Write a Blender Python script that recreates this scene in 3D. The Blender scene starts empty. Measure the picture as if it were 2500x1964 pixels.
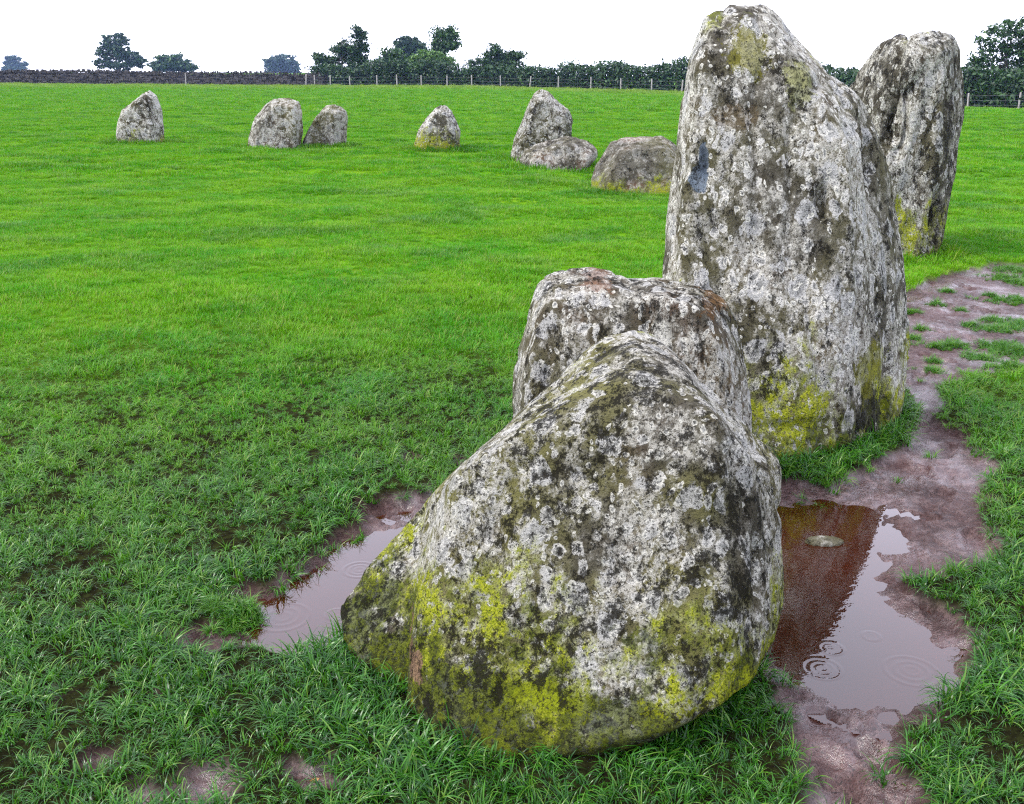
import bpy, bmesh, math, random
import numpy as np
from mathutils import Vector

# ------------------------------------------------------------------ scene, camera, light
scene = bpy.context.scene
COL = scene.collection
random.seed(7)
rng = np.random.default_rng(7)
R = math.radians

EYE = 1.60
PITCH = R(18.5)
FPX = 2100.0 / 2174.0            # focal length in picture widths

cam_d = bpy.data.cameras.new('camera')
cam_d.sensor_fit = 'HORIZONTAL'
cam_d.sensor_width = 36.0
cam_d.lens = 36.0 * FPX
cam_d.clip_start = 0.05
cam_d.clip_end = 4000.0
cam = bpy.data.objects.new('camera', cam_d)
cam.location = (0, 0, EYE)
cam.rotation_euler = (R(90) - PITCH, 0, 0)
COL.objects.link(cam)
scene.camera = cam

SUN_EL, SUN_AZ = R(52), R(260)    # azimuth clockwise from +Y: from the left, a little behind the camera
world = bpy.data.worlds.new('World')
scene.world = world
world.use_nodes = True
wt = world.node_tree
wt.nodes.clear()
sky = wt.nodes.new('ShaderNodeTexSky')
sky.sky_type = 'NISHITA'
sky.sun_disc = False
sky.sun_elevation = SUN_EL
sky.sun_rotation = SUN_AZ
sky.dust_density = 3.0
cloud = wt.nodes.new('ShaderNodeMix')          # an even, high overcast over the clear sky
cloud.data_type = 'RGBA'
cloud.inputs[0].default_value = 0.86
cloud.inputs[7].default_value = (11.3, 11.5, 13.9, 1)
bg = wt.nodes.new('ShaderNodeBackground')
bg.inputs[1].default_value = 0.075
wo = wt.nodes.new('ShaderNodeOutputWorld')
wt.links.new(sky.outputs[0], cloud.inputs[6])
wt.links.new(cloud.outputs[2], bg.inputs[0])
wt.links.new(bg.outputs[0], wo.inputs[0])

sun_d = bpy.data.lights.new('sun', 'SUN')
sun_d.energy = 1.5
sun_d.angle = R(22)
sun_d.color = (1.0, 0.96, 0.9)
sun = bpy.data.objects.new('sun', sun_d)
sdir = Vector((math.sin(SUN_AZ) * math.cos(SUN_EL), math.cos(SUN_AZ) * math.cos(SUN_EL), math.sin(SUN_EL)))
sun.rotation_euler = sdir.to_track_quat('Z', 'Y').to_euler()
sun.location = (-4, -6, 12)
COL.objects.link(sun)

vs = scene.view_settings
vs.view_transform = 'Standard'
vs.look = 'None'
vs.gamma = 1.0
vs.exposure = 1.76
vs.use_curve_mapping = False
cy = scene.cycles
cy.max_bounces = 5
cy.diffuse_bounces = 2
cy.glossy_bounces = 3
cy.transmission_bounces = 4
cy.transparent_max_bounces = 8
cy.volume_bounces = 0
cy.use_denoising = False
cy.use_adaptive_sampling = False
cy.sample_clamp_indirect = 4.0
cy.sample_clamp_direct = 12.0
cy.pixel_filter_type = 'BLACKMAN_HARRIS'
cy.filter_width = 1.2

# ------------------------------------------------------------------ helpers
def ray(px, py):
    """direction of the sight line through a point of the 2174 x 1708 survey view"""
    cx = (px - 1087.0) / 2100.0
    cz = -(py - 854.0) / 2100.0
    sp, cp = math.sin(PITCH), math.cos(PITCH)
    return np.array([cx, cp + cz * sp, -sp + cz * cp])

def at(px, py, Y):
    d = ray(px, py)
    return np.array([0, 0, EYE]) + d * (Y / d[1])

def on_ground(px, py, z=0.0):
    d = ray(px, py)
    return (np.array([0, 0, EYE]) + d * ((z - EYE) / d[2]))[:2]

_perm = np.arange(256); np.random.default_rng(11).shuffle(_perm); _perm = np.concatenate([_perm] * 3)
_grad = np.random.default_rng(5).normal(size=(256, 3)); _grad /= np.linalg.norm(_grad, axis=1)[:, None]

def perlin(p):
    p = np.asarray(p, dtype=np.float64)
    i = np.floor(p).astype(np.int64); f = p - i
    u = f * f * f * (f * (f * 6 - 15) + 10)
    i &= 255
    out = 0
    for dx in (0, 1):
        wx = u[:, 0] if dx else 1 - u[:, 0]
        a = _perm[(i[:, 0] + dx) & 255]
        for dy in (0, 1):
            wy = u[:, 1] if dy else 1 - u[:, 1]
            b = _perm[a + ((i[:, 1] + dy) & 255)]
            for dz in (0, 1):
                wz = u[:, 2] if dz else 1 - u[:, 2]
                g = _grad[_perm[b + ((i[:, 2] + dz) & 255)]]
                dot = g[:, 0] * (f[:, 0] - dx) + g[:, 1] * (f[:, 1] - dy) + g[:, 2] * (f[:, 2] - dz)
                out = out + wx * wy * wz * dot
    return out * 1.5

def fbm(p, octaves=4, gain=0.5, lac=2.03):
    p = np.asarray(p, dtype=np.float64)
    a, s = 1.0, 0
    for k in range(octaves):
        s = s + a * perlin(p + 17.3 * k)
        p = p * lac; a *= gain
    return s

def fbm2(x, y, f, octaves=3, seed=0.0):
    return fbm(np.stack([x * f, y * f, np.full_like(x, seed + 0.37)], 1), octaves)

def sstep(a, b, x):
    t = np.clip((x - a) / (b - a), 0, 1)
    return t * t * (3 - 2 * t)

def mesh_np(name, verts, faces_flat, loop_counts, smooth=True):
    me = bpy.data.meshes.new(name)
    verts = np.asarray(verts, dtype=np.float32).reshape(-1, 3)
    faces_flat = np.asarray(faces_flat, dtype=np.int32).ravel()
    lc = np.asarray(loop_counts, dtype=np.int32)
    me.vertices.add(len(verts)); me.vertices.foreach_set('co', verts.ravel())
    me.loops.add(len(faces_flat)); me.loops.foreach_set('vertex_index', faces_flat)
    me.polygons.add(len(lc))
    st = np.zeros(len(lc), dtype=np.int32); st[1:] = np.cumsum(lc)[:-1]
    me.polygons.foreach_set('loop_start', st)
    me.polygons.foreach_set('loop_total', lc)
    me.polygons.foreach_set('use_smooth', np.full(len(lc), smooth))
    me.update(calc_edges=True)
    return me

def quads(name, verts, q, smooth=True):
    q = np.asarray(q, dtype=np.int32).reshape(-1, 4)
    return mesh_np(name, verts, q, np.full(len(q), 4), smooth)

def obj(name, me, mat=None, parent=None, loc=None):
    o = bpy.data.objects.new(name, me)
    COL.objects.link(o)
    if mat is not None and me is not None:
        me.materials.clear(); me.materials.append(mat)
    if loc is not None: o.location = loc
    if parent is not None: o.parent = parent
    return o

def tag(o, label=None, cat=None, group=None, kind=None):
    if label: o['label'] = label
    if cat: o['category'] = cat
    if group: o['group'] = group
    if kind: o['kind'] = kind
    return o

def empty(name, loc):
    o = bpy.data.objects.new(name, None)
    o.empty_display_size = 0.3
    o.location = loc
    COL.objects.link(o)
    return o

class NT:
    """tiny node-tree writer"""
    def __init__(self, name):
        self.mat = bpy.data.materials.new(name)
        self.mat.use_nodes = True
        self.t = self.mat.node_tree
        self.t.nodes.clear()
        self.out = self.t.nodes.new('ShaderNodeOutputMaterial')
    def put(self, sock, v):
        if v is None: return
        if isinstance(v, bpy.types.NodeSocket): self.t.links.new(v, sock)
        elif isinstance(v, (tuple, list)) and sock.type == 'RGBA' and len(v) == 3: sock.default_value = (*v, 1)
        else: sock.default_value = v
    def n(self, kind, ins=None, **props):
        nd = self.t.nodes.new('ShaderNode' + kind)
        for k, v in props.items(): setattr(nd, k, v)
        for k, v in (ins or {}).items(): self.put(nd.inputs[k], v)
        return nd
    def math(self, op, a, b=None, c=None, clamp=False):
        nd = self.n('Math', operation=op, use_clamp=clamp)
        for i, v in enumerate((a, b, c)): self.put(nd.inputs[i], v) if v is not None else None
        return nd.outputs[0]
    def mix(self, f, a, b, blend='MIX'):
        nd = self.n('Mix', data_type='RGBA', blend_type=blend)
        self.put(nd.inputs[0], f); self.put(nd.inputs[6], a); self.put(nd.inputs[7], b)
        return nd.outputs[2]
    def noise(self, vec, scale, detail=4, rough=0.55, dist=0.0):
        nd = self.n('TexNoise', {'Scale': scale, 'Detail': detail, 'Roughness': rough, 'Distortion': dist})
        if vec is not None: self.put(nd.inputs['Vector'], vec)
        return nd.outputs[0]
    def noisec(self, vec, scale, detail=3):
        nd = self.n('TexNoise', {'Scale': scale, 'Detail': detail})
        self.put(nd.inputs['Vector'], vec)
        return nd.outputs[1]
    def step(self, v, a, b, lo=0.0, hi=1.0):
        nd = self.n('MapRange', {0: v, 1: a, 2: b, 3: lo, 4: hi}, interpolation_type='SMOOTHSTEP')
        return nd.outputs[0]
    def bump(self, h, strength, dist, normal=None):
        nd = self.n('Bump', {'Strength': strength, 'Distance': dist, 'Height': h})
        if normal is not None: self.put(nd.inputs['Normal'], normal)
        return nd.outputs[0]
    def pbsdf(self, color, rough, normal=None, spec=0.5):
        nd = self.n('BsdfPrincipled')
        self.put(nd.inputs['Base Color'], color); self.put(nd.inputs['Roughness'], rough)
        self.put(nd.inputs['Specular IOR Level'], spec)
        if normal is not None: self.put(nd.inputs['Normal'], normal)
        return nd.outputs[0]
    def done(self, shader):
        self.t.links.new(shader, self.out.inputs[0])
        return self.mat

# ------------------------------------------------------------------ the lie of the land
MUD_Z = -0.035
def poly(pts, z=MUD_Z):
    return np.array([on_ground(px, py, z) for px, py in pts])

PATH = poly([(1720, 1790), (1700, 1600), (1670, 1490), (1600, 1400), (1560, 1200), (1590, 1060), (1660, 1035), (1790, 1030),
             (1880, 985), (1950, 930), (1955, 870), (1900, 820), (1890, 640), (1960, 600), (2060, 575), (2120, 560), (2250, 570),
             (2260, 790), (2170, 800), (2040, 800), (1990, 860), (1985, 905), (2060, 930), (2105, 990), (2090, 1080),
             (2115, 1150), (2085, 1200), (1940, 1240), (1990, 1300), (2030, 1350), (2085, 1400), (2000, 1490), (1940, 1590),
             (1965, 1790)])
HOLLOW = poly([(940, 1040), (850, 1055), (745, 1080), (755, 1130), (640, 1215), (590, 1245), (480, 1250), (500, 1300), (350, 1355), (430, 1392),
               (560, 1385), (640, 1395), (720, 1370), (760, 1290), (880, 1150), (960, 1060)])
SPOTS = [poly(p) for p in (
    [(865, 945), (905, 950), (900, 985), (860, 1025), (840, 1010), (868, 975)],
    [(950, 975), (990, 980), (985, 1000), (955, 1000)],
    [(270, 1500), (330, 1475), (370, 1485), (330, 1525), (280, 1530)],
    [(165, 1590), (240, 1600), (265, 1630), (230, 1660), (170, 1630)],
    [(390, 1640), (500, 1620), (520, 1660), (450, 1720), (380, 1740)],
    [(90, 1475), (125, 1480), (120, 1510), (95, 1510)],
    [(250, 1690), (330, 1680), (360, 1740), (260, 1750)],
    [(620, 1650), (700, 1640), (720, 1690), (640, 1710)])]
POOL_R = poly([(1560, 1070), (1650, 1078), (1750, 1068), (1870, 1072), (1880, 1120), (1915, 1140), (1850, 1225), (1880, 1290),
               (1960, 1345), (2022, 1420), (1990, 1465), (1900, 1512), (1800, 1490), (1700, 1440), (1640, 1405), (1560, 1380)], -0.045)
POOL_L = poly([(900, 1115), (850, 1120), (745, 1150), (700, 1210), (640, 1228), (555, 1305), (548, 1375), (640, 1397), (720, 1370),
               (760, 1300), (900, 1160)], -0.045)
POOL_F = poly([(105, 346), (130, 342), (190, 342), (240, 346), (190, 351), (130, 351)], 0.0)

def poly_sd(P, x, y):
    """signed distance to a polygon, positive inside"""
    n = len(P)
    d = np.full(x.shape, 1e9); inside = np.zeros(x.shape, bool)
    for i in range(n):
        a, b = P[i], P[(i + 1) % n]
        e = b - a
        t = np.clip(((x - a[0]) * e[0] + (y - a[1]) * e[1]) / (e @ e + 1e-12), 0, 1)
        d = np.minimum(d, (x - a[0] - t * e[0]) ** 2 + (y - a[1] - t * e[1]) ** 2)
        c = ((a[1] > y) != (b[1] > y))
        if abs(e[1]) > 1e-12:
            inside ^= c & (x < a[0] + (y - a[1]) * e[0] / e[1])
    d = np.sqrt(d)
    return np.where(inside, d, -d)

def mud_sd(x, y):
    """how deep inside bare mud a place is (metres, ragged edge)"""
    sd = np.full(x.shape, -5.0)
    near = (np.abs(x) < 9) & (y > 0.3) & (y < 14)
    if near.any():
        xn, yn = x[near], y[near]
        s = poly_sd(PATH, xn, yn)
        s = np.maximum(s, poly_sd(HOLLOW, xn, yn))
        for sp in SPOTS: s = np.maximum(s, poly_sd(sp, xn, yn) - 0.03)
        s = s + 0.075 * fbm2(xn, yn, 4.0, 3, 3.1) + 0.03 * fbm2(xn, yn, 19.0, 2, 9.1)
        sd[near] = s
    return sd

def pool_sd(x, y):
    sd = np.full(x.shape, -5.0)
    near = (np.abs(x) < 12) & (y > 0.3) & (y < 24)
    if near.any():
        xn, yn = x[near], y[near]
        s = np.maximum(poly_sd(POOL_R, xn, yn) - 0.025, poly_sd(POOL_L, xn, yn)) + 0.035 + 0.03 * fbm2(xn, yn, 7.0, 3, 5.5)
        s = np.maximum(s, poly_sd(POOL_F, xn, yn))
        sd[near] = s
    return sd

def far_z(x, y):
    g = np.interp(x, [-90, -54, -23, -4, 16, 31, 60], [0.5, 0.28, -0.03, 0.0, -0.33, -1.65, -1.9])
    return g * sstep(22, 105, y) * 1.0

_fr = np.random.default_rng(21)
PRINTS = []                      # boot prints trodden into the path
for px, py in ((1800, 1560), (1880, 1620), (1790, 1660), (1900, 1560), (1850, 1690), (1990, 1060), (2050, 1010), (1960, 1000), (2010, 960), (1930, 1090), (2080, 1160),
               (1960, 880), (1950, 800), (1990, 760), (2060, 720), (1970, 700), (2090, 660), (2010, 650), (2140, 640), (2050, 610), (2000, 1390), (2030, 1300), (860, 1075), (800, 1090), (420, 1365), (540, 1265)):
    c_ = on_ground(px, py, MUD_Z); PRINTS.append((c_[0], c_[1], _fr.uniform(-1.1, 1.1), _fr.uniform(.8, 1.1)))

def boot_prints(x, y):
    d = np.zeros(x.shape)
    for cx, cy_, a_, k in PRINTS:
        m = (np.abs(x - cx) < .25) & (np.abs(y - cy_) < .25)
        if not m.any(): continue
        dx, dy = x[m] - cx, y[m] - cy_
        u = (dx * math.cos(a_) + dy * math.sin(a_)) / (.045 * k); v = (-dx * math.sin(a_) + dy * math.cos(a_)) / (.13 * k)
        e = np.sqrt((np.abs(u) * (1 + .35 * (v < -.1))) ** 2.6 + np.abs(v) ** 2.6)
        d[m] += -0.016 * sstep(1.12, .86, e) + 0.008 * np.exp(-((e - 1.25) / .2) ** 2)
    return d

def ground_z(x, y, with_mud=True):
    z = far_z(x, y)
    fade = 1 - sstep(150, 400, np.hypot(x, y))
    z = z + (0.06 * fbm2(x, y, 0.35, 2, 2.2) + 0.035 * fbm2(x, y * 1.6, 0.9, 2, 6.2)) * sstep(6, 14, y) * fade
    z = z + 0.018 * fbm2(x, y, 1.7, 2, 1.2) * fade
    if with_mud:
        m = mud_sd(x, y); k = pool_sd(x, y)
        rough = 0.012 * fbm2(x, y, 7.0, 3, 4.4) + 0.006 * fbm2(x, y, 26.0, 2, 6.4)
        zm = MUD_Z + rough + boot_prints(x, y)
        zm = np.where(k > -0.35, zm - 0.012 * sstep(-0.06, 0.0, k) - 0.035 * sstep(0.0, 0.14, k), zm)
        z = z + (zm - z) * sstep(-0.03, 0.035, np.maximum(m, np.where(np.hypot(x, y) < 8, k, -5)))
        far_pool = np.where(y > 12, sstep(-0.1, 0.1, k), 0.0)
        z = z - 0.06 * far_pool
    return z

def spaced(a, b, first, grow):
    out = [a]; s = first
    while abs(out[-1] - b) > s:
        out.append(out[-1] + (s if b > a else -s)); s *= grow
    out.append(b)
    return out

xs = np.array(sorted(set(spaced(-3.2, -760, 0.05, 1.11) + list(np.arange(-3.2, 4.2, 0.02)) + spaced(4.2, 760, 0.05, 1.11))))
ys = np.array(sorted(set(spaced(1.0, -760, 0.1, 1.3) + list(np.arange(1.0, 7.4, 0.02)) + spaced(7.4, 760, 0.04, 1.03))))
GX, GY = np.meshgrid(xs, ys)
gx, gy = GX.ravel(), GY.ravel()
gz = ground_z(gx, gy)
nx, ny = len(xs), len(ys)
ii = (np.arange(ny - 1)[:, None] * nx + np.arange(nx - 1)[None, :]).ravel()
ground_me = quads('ground', np.stack([gx, gy, gz], 1), np.stack([ii, ii + 1, ii + 1 + nx, ii + nx], 1))
a = ground_me.attributes.new('mud', 'FLOAT', 'POINT')
a.data.foreach_set('value', sstep(-0.035, 0.02, np.maximum(mud_sd(gx, gy), np.where(gy < 8, pool_sd(gx, gy), -5))).astype(np.float32))

t = NT('mud_and_soil')
pos = t.n('NewGeometry').outputs['Position']
mud = t.n('Attribute', attribute_name='mud').outputs['Fac']
n1 = t.noise(pos, 3.0, 6, 0.6); n2 = t.noise(pos, 34, 6, 0.7); n3 = t.noise(pos, 150, 3, 0.6)
mc = t.mix(t.step(n1, 0.35, 0.65), (0.028, 0.011, 0.009), (0.066, 0.032, 0.029))
mc = t.mix(t.step(n2, 0.46, 0.62, 0, 0.75), mc, (0.110, 0.068, 0.062))
mc = t.mix(t.step(n3, 0.36, 0.46, 0.9, 0), mc, (0.016, 0.009, 0.007))
sc_ = t.mix(t.step(n2, 0.35, 0.7), (0.008, 0.007, 0.004), (0.020, 0.024, 0.007))
farc = t.mix(t.step(t.noise(pos, 0.6, 4), 0.35, 0.65), (0.045, 0.15, 0.005), (0.09, 0.18, 0.007))
dist = t.n('VectorMath', {0: pos}, operation='LENGTH').outputs['Value']
sc_ = t.mix(t.step(dist, 4.5, 9), sc_, farc)
col = t.mix(mud, sc_, mc)
wet = t.step(t.noise(pos, 1.9, 4, 0.6), 0.46, 0.60)
rough = t.mix(mud, (0.9, 0.9, 0.9), t.mix(wet, (0.45, 0.45, 0.45), (0.13, 0.13, 0.13)))
n4 = t.noise(pos, 13, 3, 0.5)
h = t.math('ADD', t.math('ADD', n2, t.math('MULTIPLY', n4, 1.6)), t.math('MULTIPLY', n3, 0.4))
bm_ = t.bump(h, t.math('MULTIPLY_ADD', wet, -0.62, 1.0), 0.022)
ground = obj('ground', ground_me, t.done(t.pbsdf(col, rough, bm_, t.math('MULTIPLY', mud, t.math('MULTIPLY_ADD', wet, 0.5, 0.25)))))
tag(ground, kind='structure')

# ------------------------------------------------------------------ standing stones
def stone_mat(name, yellow=0.3, yel_top=None, yel_bot=None, moss=0.0, moss_h=0.3, brown=0.2, pale=0.5, dark=0.5, rosette=1.0,
              seed=0.0, streak=1.0, scale=1.0, light=1.0, olive=0.4, spots=(), crack=0.0):
    t = NT(name)
    oc = t.n('TexCoord').outputs['Object']
    mp = t.n('Mapping', {'Vector': oc, 'Location': (seed, seed * 1.7, seed * .6)}).outputs[0]
    st = t.n('Mapping', {'Vector': mp, 'Scale': (1, 1, 1.0 / streak)}).outputs[0]
    run = t.n('Mapping', {'Vector': mp, 'Scale': (1, 1, 0.22 if streak > 1.2 else 0.55)}).outputs[0]
    wob = t.n('VectorMath', {0: t.noisec(mp, 9 * scale), 1: (0.5, 0.5, 0.5)}, operation='SUBTRACT').outputs[0]
    wob = t.n('VectorMath', {0: wob, 'Scale': 0.085 / scale}, operation='SCALE').outputs[0]
    wp = t.n('VectorMath', {0: st, 1: wob}, operation='ADD').outputs[0]
    big = t.noise(st, 2.6 * scale, 5, 0.6)
    mid = t.noise(st, 11 * scale, 7, 0.72)
    fine = t.noise(st, 46 * scale, 6, 0.8)
    grit = t.noise(mp, 170 * scale, 2, 0.6)
    drip = t.noise(run, 9 * scale, 6, 0.7)
    z = t.n('SeparateXYZ', {0: oc}).outputs[2]
    L = light
    q = lambda *c: tuple(v * L for v in c)
    c = t.mix(t.step(mid, 0.36, 0.62), q(.042, .038, .029), q(.125, .120, .106))
    c = t.mix(t.step(big, 0.45, 0.66, 0, brown), c, q(.115, .068, .047))
    c = t.mix(t.step(t.noise(st, 1.7 * scale, 5, .6), 0.42, 0.62, 0, olive), c, q(.115, .112, .040))
    # pale crust in broken sheets
    sh = t.math('ADD', mid, t.math('MULTIPLY', big, 0.6))
    sheet = t.math('MULTIPLY', t.step(sh, 0.84 - 0.14 * pale, 0.93 - 0.14 * pale), t.step(fine, 0.42, 0.54))
    c = t.mix(t.math('MULTIPLY', sheet, 0.9), c, t.mix(fine, q(.215, .213, .198), q(.41, .405, .385)))
    # lichen rosettes of three sizes
    for vs_, thr, colr in ((10.0, 0.52, (.34, .345, .355)), (22.0, 0.56, (.44, .44, .435)), (44.0, 0.60, (.48, .48, .455))):
        v = t.n('TexVoronoi', {'Vector': wp, 'Scale': vs_ * scale, 'Randomness': 1.0}, feature='F1')
        cell = t.n('SeparateXYZ', {0: v.outputs['Color']}).outputs[0]
        d = t.math('ADD', v.outputs['Distance'], t.math('MULTIPLY', t.math('SUBTRACT', fine, 0.5), 0.75))
        on = t.math('ADD', cell, t.math('MULTIPLY', t.math('SUBTRACT', big, 0.5), 1.6))
        m = t.math('MULTIPLY', t.step(d, 0.45, 0.38), t.step(on, thr + 0.02, thr + 0.06))
        inner = t.mix(t.step(t.math('ADD', d, t.math('MULTIPLY', t.math('SUBTRACT', grit, .5), 0.5)), 0.08, 0.36), q(.155, .16, .165), q(*colr))
        c = t.mix(t.math('MULTIPLY', m, min(1.0, 0.95 * rosette)), c, inner)
    # yellow and olive lichen, running down the face
    yn = t.math('ADD', t.math('MULTIPLY', t.noise(st, 3.4 * scale, 6, 0.7), 0.6), t.math('MULTIPLY', drip, 0.4))
    yb = yn
    if yel_bot is not None:
        yb = t.math('ADD', yb, t.step(z, yel_bot[1], yel_bot[0], 0, 0.23))
    if yel_top is not None:
        yb = t.math('ADD', yb, t.step(z, yel_top[0], yel_top[1], 0, 0.13))
    lo = 0.80 - 0.30 * yellow
    ym = t.math('MULTIPLY', t.step(yb, lo, lo + 0.08), t.step(fine, 0.40, 0.54))
    yc = t.mix(t.step(mid, 0.42, 0.60), q(.085, .098, .018), q(.26, .275, .105))
    c = t.mix(t.math('MULTIPLY', ym, 0.9), c, yc)
    yv = t.math('MULTIPLY', t.step(t.math('ADD', yb, t.math('MULTIPLY', mid, 0.55)), lo + 0.33, lo + 0.40), t.step(fine, 0.40, 0.50))
    c = t.mix(yv, c, t.mix(t.step(grit, .4, .6), q(.120, .150, .006), q(.255, .275, .022)))
    if moss > 0:
        mn = t.math('ADD', t.noise(st, 6 * scale, 7, 0.72), t.step(z, moss_h, -0.05, -0.12, 0.24 * moss))
        mm = t.step(mn, 0.54, 0.64)
        mcol = t.mix(t.step(fine, 0.42, 0.58), (0.012, 0.018, 0.004), (0.070, 0.088, 0.008))
        c = t.mix(t.math('MULTIPLY', mm, 0.85), c, mcol)
    for (sx, sy, sz), (rx, ry, rz), colr, stren in spots:
        ragged = 0.55 if stren > .94 else 1.0
        v = t.n('VectorMath', {0: oc, 1: (sx, sy, sz)}, operation='SUBTRACT').outputs[0]
        v = t.n('VectorMath', {0: v, 1: (1 / rx, 1 / ry, 1 / rz)}, operation='MULTIPLY').outputs[0]
        d = t.n('VectorMath', {0: v}, operation='LENGTH').outputs['Value']
        d = t.math('ADD', d, t.math('ADD', t.math('MULTIPLY', t.math('SUBTRACT', mid, .5), 3.0 * ragged), t.math('MULTIPLY', t.math('SUBTRACT', fine, .5), 2.2 * ragged)))
        c = t.mix(t.math('MULTIPLY', t.step(d, 1.0, 0.84), stren), c, t.mix(t.step(fine, .35, .65), tuple(k_ * .6 for k_ in colr), tuple(k_ * 1.25 for k_ in colr)))
    # black crust, runnels and specks; crevice shade is painted in with them
    dk = t.math('ADD', t.math('MULTIPLY', t.noise(st, 26 * scale, 8, 0.85), 0.7), t.math('MULTIPLY', drip, 0.3))
    thr = t.math('ADD', 0.335 + 0.16 * dark, t.math('MULTIPLY', t.math('SUBTRACT', big, 0.5), -0.16))
    dm = t.math('MULTIPLY', t.step(t.math('SUBTRACT', thr, dk), -0.015, 0.035), 0.93)
    c = t.mix(dm, c, (0.012, 0.011, 0.008))
    cr = t.math('ABSOLUTE', t.math('SUBTRACT', t.noise(t.n('Mapping', {'Vector': mp, 'Scale': (1, 1, 0.2)}).outputs[0], 3.2 * scale, 4, .6), 0.5))
    cr = t.math('MULTIPLY', t.math('MULTIPLY', t.step(cr, 0.013, 0.003), t.step(t.noise(mp, 2.1 * scale, 2), 0.46, 0.56)), crack)
    c = t.mix(t.math('MULTIPLY', cr, 0.9), c, (0.010, 0.009, 0.007))
    sp = t.step(t.noise(mp, 105 * scale, 3, 0.75), 0.36 + 0.10 * dark, 0.32 + 0.10 * dark)
    c = t.mix(t.math('MULTIPLY', sp, 0.85), c, (0.018, 0.016, 0.012))
    c = t.mix(1.0, c, (1.04, 1.015, 0.92), 'MULTIPLY')
    h = t.math('ADD', t.math('MULTIPLY', mid, 0.8), t.math('ADD', t.math('MULTIPLY', fine, 0.6), t.math('MULTIPLY', grit, 0.2)))
    h = t.math('ADD', h, t.math('MULTIPLY', dm, -0.6))
    h = t.math('ADD', h, t.math('MULTIPLY', cr, -1.4))
    h = t.math('ADD', h, t.math('MULTIPLY', drip, 0.9 if streak > 1.2 else 0.4))
    nrm = t.bump(h, 1.0, 0.024 / scale)
    return t.done(t.pbsdf(c, t.math('ADD', 0.55, t.math('MULTIPLY', fine, 0.3)), nrm, 0.06))

def local(px, py, Y, org):
    p = at(px, py, Y) - np.array(org)
    return tuple(float(v) for v in p)

STONES = []
def build_stone(name, label, hulls, mat, voxel, smooth_it, origin, lump=0.03, strata=0.0, sdir_=(0, 0, 1), dents=(), group=None, parent=None, cat='standing stone', seed=0.0, fine=1.0, ridgef=6.0, freq=2.4):
    bm = bmesh.new()
    for pts in hulls:
        vs_ = [bm.verts.new(tuple(p)) for p in pts]
        r = bmesh.ops.convex_hull(bm, input=vs_, use_existing_faces=False)
        bmesh.ops.delete(bm, geom=[g for g in r['geom_interior'] if isinstance(g, bmesh.types.BMVert)], context='VERTS')
    bmesh.ops.delete(bm, geom=[v for v in bm.verts if not v.link_faces], context='VERTS')
    me = bpy.data.meshes.new(name + '_hull'); bm.to_mesh(me); bm.free()
    tmp = bpy.data.objects.new(name + '_tmp', me); COL.objects.link(tmp)
    m = tmp.modifiers.new('r', 'REMESH'); m.mode = 'VOXEL'; m.voxel_size = voxel; m.adaptivity = 0
    m = tmp.modifiers.new('s', 'SMOOTH'); m.factor = 0.6; m.iterations = smooth_it
    dg = bpy.context.evaluated_depsgraph_get()
    out = bpy.data.meshes.new_from_object(tmp.evaluated_get(dg))
    bpy.data.objects.remove(tmp); bpy.data.meshes.remove(me)
    out.name = name
    n = len(out.vertices)
    co = np.empty(n * 3); out.vertices.foreach_get('co', co); co = co.reshape(-1, 3)
    no = np.empty(n * 3); out.vertices.foreach_get('normal', no); no = no.reshape(-1, 3)
    q = co + seed
    d = lump * fbm(q * freq, 2, 0.45)
    d = d + lump * 0.28 * fine * fbm(q * freq * 4.3, 3, 0.55)
    if strata > 0:
        sd_ = np.array(sdir_, float); sd_ /= np.linalg.norm(sd_)
        along = q @ sd_
        flat = q - np.outer(along, sd_) * 0.86
        rg = 1 - np.abs(fbm(flat * ridgef, 3, 0.5)) * 1.8
        d = d - strata * np.clip(rg - 0.55, 0, 1) * 1.6
    co = co + no * (d + voxel * 0.5 + 0.25 * lump)[:, None]
    for c, rad, depth in dents:
        e = np.sum(((co - np.array(c)) / np.array(rad)) ** 2, 1)
        jag = 1 + 0.5 * fbm(q * 14, 2)
        co = co - no * (depth * np.exp(-e ** 2 * jag))[:, None]
    keep_foot = co[(co[:, 2] < 0.03) & (co[:, 2] > -0.08)]
    if len(keep_foot) < 8: keep_foot = co
    from mathutils import geometry as mg
    hp = mg.convex_hull_2d([tuple(v) for v in keep_foot[:, :2]])
    STONES.append(np.array([keep_foot[i, :2] for i in hp]))
    o3 = np.array(origin, float)
    out.vertices.foreach_set('co', (co - o3).astype(np.float32).ravel())
    out.polygons.foreach_set('use_smooth', np.ones(len(out.polygons), bool))
    out.update()
    o = obj(name, out, mat, parent, tuple(o3))
    tag(o, label, cat, group)
    return o

def P(*pts): return [at(*p) for p in pts]
def W(*pts): return [np.array(p, float) for p in pts]

GRP = 'stones of the stone circle'
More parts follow.
